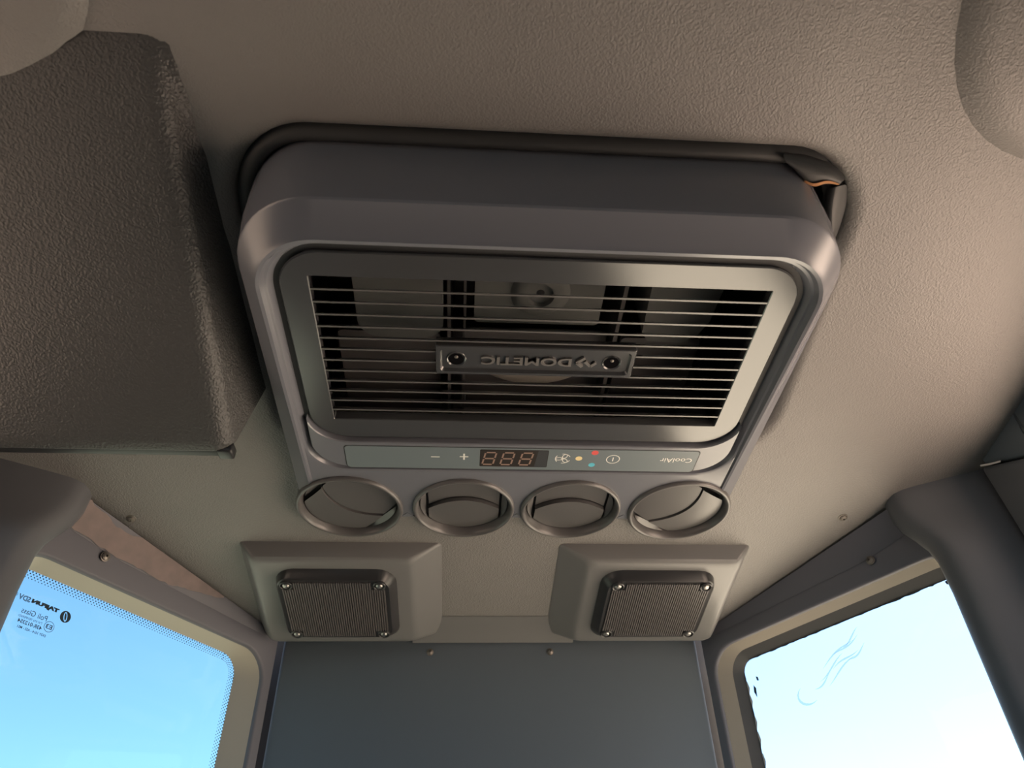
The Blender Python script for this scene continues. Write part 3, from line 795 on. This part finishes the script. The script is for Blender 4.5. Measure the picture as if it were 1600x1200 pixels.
# ---------------------------------------------------------------- speakers
def speaker(s, lab):
    x0 = CX + s * 0.15 
    T = empty('speaker', (x0, 0.13, cz(0.13)), lab, 'speaker', 'rectangular speakers under the vents')
    T.rotation_euler = (-SL, 0, 0)
    def mk(name, v, f, mt, par=T, sharp=30):
        return mesh(name, [(s * x, y, z) for x, y, z in v], f, mt, par, org=False, sharp=sharp)
    # local: x outward from the cab middle, y towards the wall, z down is negative; inner flank wide
    def L(xi, xo, y0, y1, r, z, cut=0.0, n=5):
        return [(x, y, z) for x, y in rrect(xi, xo, y0, y1, r, n)]
    xi, xo = -0.094, 0.096
    lp = [L(xi, xo, -0.0715, 0.078, 0.004, 0.004), L(xi + 0.001, xo - 0.0005, -0.0710, 0.078, 0.004, -0.0005), L(xi + 0.024, xo - 0.0105, -0.0665, 0.072, 0.007, -0.0140),
          L(xi + 0.0275, xo - 0.0130, -0.0635, 0.0700, 0.009, -0.0164), L(xi + 0.031, xo - 0.016, -0.0600, 0.0675, 0.010, -0.0172)]
    v, f = loft(lp, False, True)
    mk('housing', v, f, 'speaker')
    gx0, gx1, gy0, gy1 = -0.0455, 0.0600, -0.0500, 0.0450
    lp = [L(gx0 - 0.006, gx1 + 0.004, gy0 - 0.004, gy1 + 0.016, 0.020, -0.0150), L(gx0 - 0.005, gx1 + 0.003, gy0 - 0.003, gy1 + 0.014, 0.019, -0.0180),
          L(gx0 - 0.0005, gx1 + 0.0005, gy0, gy1 + 0.003, 0.014, -0.0255), L(gx0 + 0.0010, gx1 - 0.0010, gy0 + 0.0015, gy1, 0.013, -0.0270), L(gx0 + 0.003, gx1 - 0.003, gy0 + 0.0035, gy1 - 0.002, 0.011, -0.0267)]
    v, f = loft(lp, False, True)
    body = mk('speaker_cover', v, f, 'black')
    body['label'] = 'black cover with fine vertical ribs'
    n = 44
    v, f = [], []
    for i in range(n):
        xa = gx0 + 0.0045 + (gx1 - gx0 - 0.009) * (i + 0.15) / n; xb = gx0 + 0.0045 + (gx1 - gx0 - 0.009) * (i + 0.75) / n
        e = 0.014 if xa < gx0 + 0.016 or xb > gx1 - 0.016 else 0.0045
        b = join((v, f), boxv(xa, xb, gy0 + e, gy1 - (0.012 if e > 0.01 else 0.003), -0.0281, -0.0265)); v, f = b
    rb = mk('grille_ribs', v, f, 'rib', body); rb['kind'] = 'stuff'
    for (sx, sy) in ((gx0 + 0.0095, gy0 + 0.0085), (gx1 - 0.0095, gy0 + 0.0085), (gx0 + 0.0095, gy1 - 0.0065), (gx1 - 0.0095, gy1 - 0.0065)):
        v, f = loft(lathe((sx, sy, -0.0271), [(0.0062, 0.001), (0.0062, -0.0012), (0.0054, -0.0018), (0.0046, -0.0012), (0.0044, 0.0)], 20), False, True)
        mk('screw_seat', v, f, 'black', body)
        v, f = loft(lathe((sx, sy, -0.0271), [(0.0034, 0.0), (0.0032, -0.0012), (0.0022, -0.0022), (0.0006, -0.0025)], 16), False, True)
        mk('screw', v, f, 'steel', body)
    return T
speaker(-1, 'grey ceiling speaker box with ribbed black cover beside the blue window')
speaker(1, 'grey ceiling speaker box with ribbed black cover beside the white window')

# ---------------------------------------------------------------- overhead console
CO = empty('overhead_console', (-0.33, -0.24, 0.05), 'large dark grained overhead console hanging left of the air conditioner', 'console')
prof = [(-0.372, cz(-0.372) + 0.004), (-0.362, cz(-0.362) - 0.004), (-0.350, cz(-0.350) - 0.009), (-0.335, cz(-0.335) - 0.0135), (-0.300, cz(-0.300) - 0.0205),
        (-0.240, cz(-0.240) - 0.0330), (-0.180, cz(-0.180) - 0.0475), (-0.130, cz(-0.130) - 0.0605), (-0.1225, cz(-0.1225) - 0.0620), (-0.1195, cz(-0.1195) - 0.0600), (-0.1190, cz(-0.119) + 0.004)]
cols = []
def edge_x(y): return -0.2070 + 0.006 * (y + 0.12) / 0.24
for t, inset in ((0, 0.0), (1, 0.0)): pass
# columns across x with the rounded right edge
def colm(x, drop):       # drop: 0 = full depth, 1 = at ceiling
    return [(x + (edge_x(y) - edge_x(-0.12)), y, z + (cz(y) + 0.003 - z) * drop) for y, z in prof]
RO = 0.016
cl = [colm(XL + 0.002, 0), colm(-0.35, 0), colm(-0.27, 0), colm(-0.2285, 0)]
for i in range(1, 8):
    a = 0.5 * PI * i / 7 * 0.86
    cl.append([(p_[0], p_[1], p_[2] + min(0.8, (RO * 0.8 * (1 - math.cos(a))) / max(0.006, cz(p_[1]) - p_[2])) * max(0, cz(p_[1]) - p_[2])) for p_ in colm(-0.2285 + 0.0145 * math.sin(a), 0)])
cl.append([(p_[0] + 0.0095, p_[1], cz(p_[1]) + 0.003) for p_ in colm(-0.2140, 0)])
vs, fs = loft(cl, closed=False)
mesh('body', vs, fs, 'console', CO, sharp=60)
for (y0, y1, za, zb, x1, nm, mt) in ((-0.1215, -0.1120, -0.0345, -0.0310, -0.2165, 'lid_edge', 'gloss'), (-0.1215, -0.1060, -0.0300, -0.0280, -0.2240, 'lid_seal', 'black')):
    vs, fs = boxv(XL + 0.002, x1, y0, y1, za, zb)
    o = mesh(nm, vs, fs, mt, CO, smooth=False); bevel(o, 0.0012, 2)
vs, fs = boxv(-0.226, -0.2150, -0.1215, -0.1105, -0.0365, -0.0280)
o = mesh('lid_end', vs, fs, 'black', CO, smooth=False); bevel(o, 0.0015, 2)

# ---------------------------------------------------------------- loose screws in ceiling and walls
def screw(p, nrm, r, label, group, mt='tarnish'):
    v, f = loft(lathe((0, 0, 0), [(r * 1.25, 0.0), (r * 1.22, 0.0006), (r, 0.0008), (r * 0.92, 0.0018), (r * 0.6, 0.0026), (r * 0.30, 0.0029), (r * 0.22, 0.0012)], 20), False, True)
    o = mesh('screw', v, f, mt, org=False)
    o.location = (p[0], p[1], p[2] + ZW)
    o.rotation_euler = Vector(nrm).to_track_quat('Z', 'Y').to_euler()
    tag(o, label, 'screw', group)
nd = Vector((0, -0.155, -1)).normalized()
screw((-0.3465, 0.0296, cz(0.0296)), nd, 0.0036, 'domed screw in the ceiling near the left pillar pad', 'domed trim screws')
screw((0.3129, 0.0181, cz(0.0181)), nd, 0.0036, 'domed screw in the ceiling near the right pillar pad', 'domed trim screws')
def inw(U):
    n_ = U.cross(W).normalized(); return -n_ if n_.y > 0 else n_
def on_wall(C, U, a, b, o=0.0):
    return wall_point(C, U, a, b, o)
screw(on_wall(CL, UL, 0.2116, 0.003, -0.0015), inw(UL), 0.0036, 'domed screw above the blue corner window', 'domed trim screws')
screw(on_wall(CR, UR, 0.2113, 0.002, -0.0015), inw(UR), 0.0034, 'domed screw above the white corner window', 'domed trim screws')
wn_ = inw(Vector((1, 0, 0)))
for x, lb in ((-0.0807, 'small screw in the rear panel under the left speaker'), (0.0496, 'small screw in the rear panel under the right speaker')):
    screw((x, 0.2165 + 0.105 * 0.0165, cz(0.2165) - 0.0165), wn_, 0.0030, lb, 'rear panel screws')
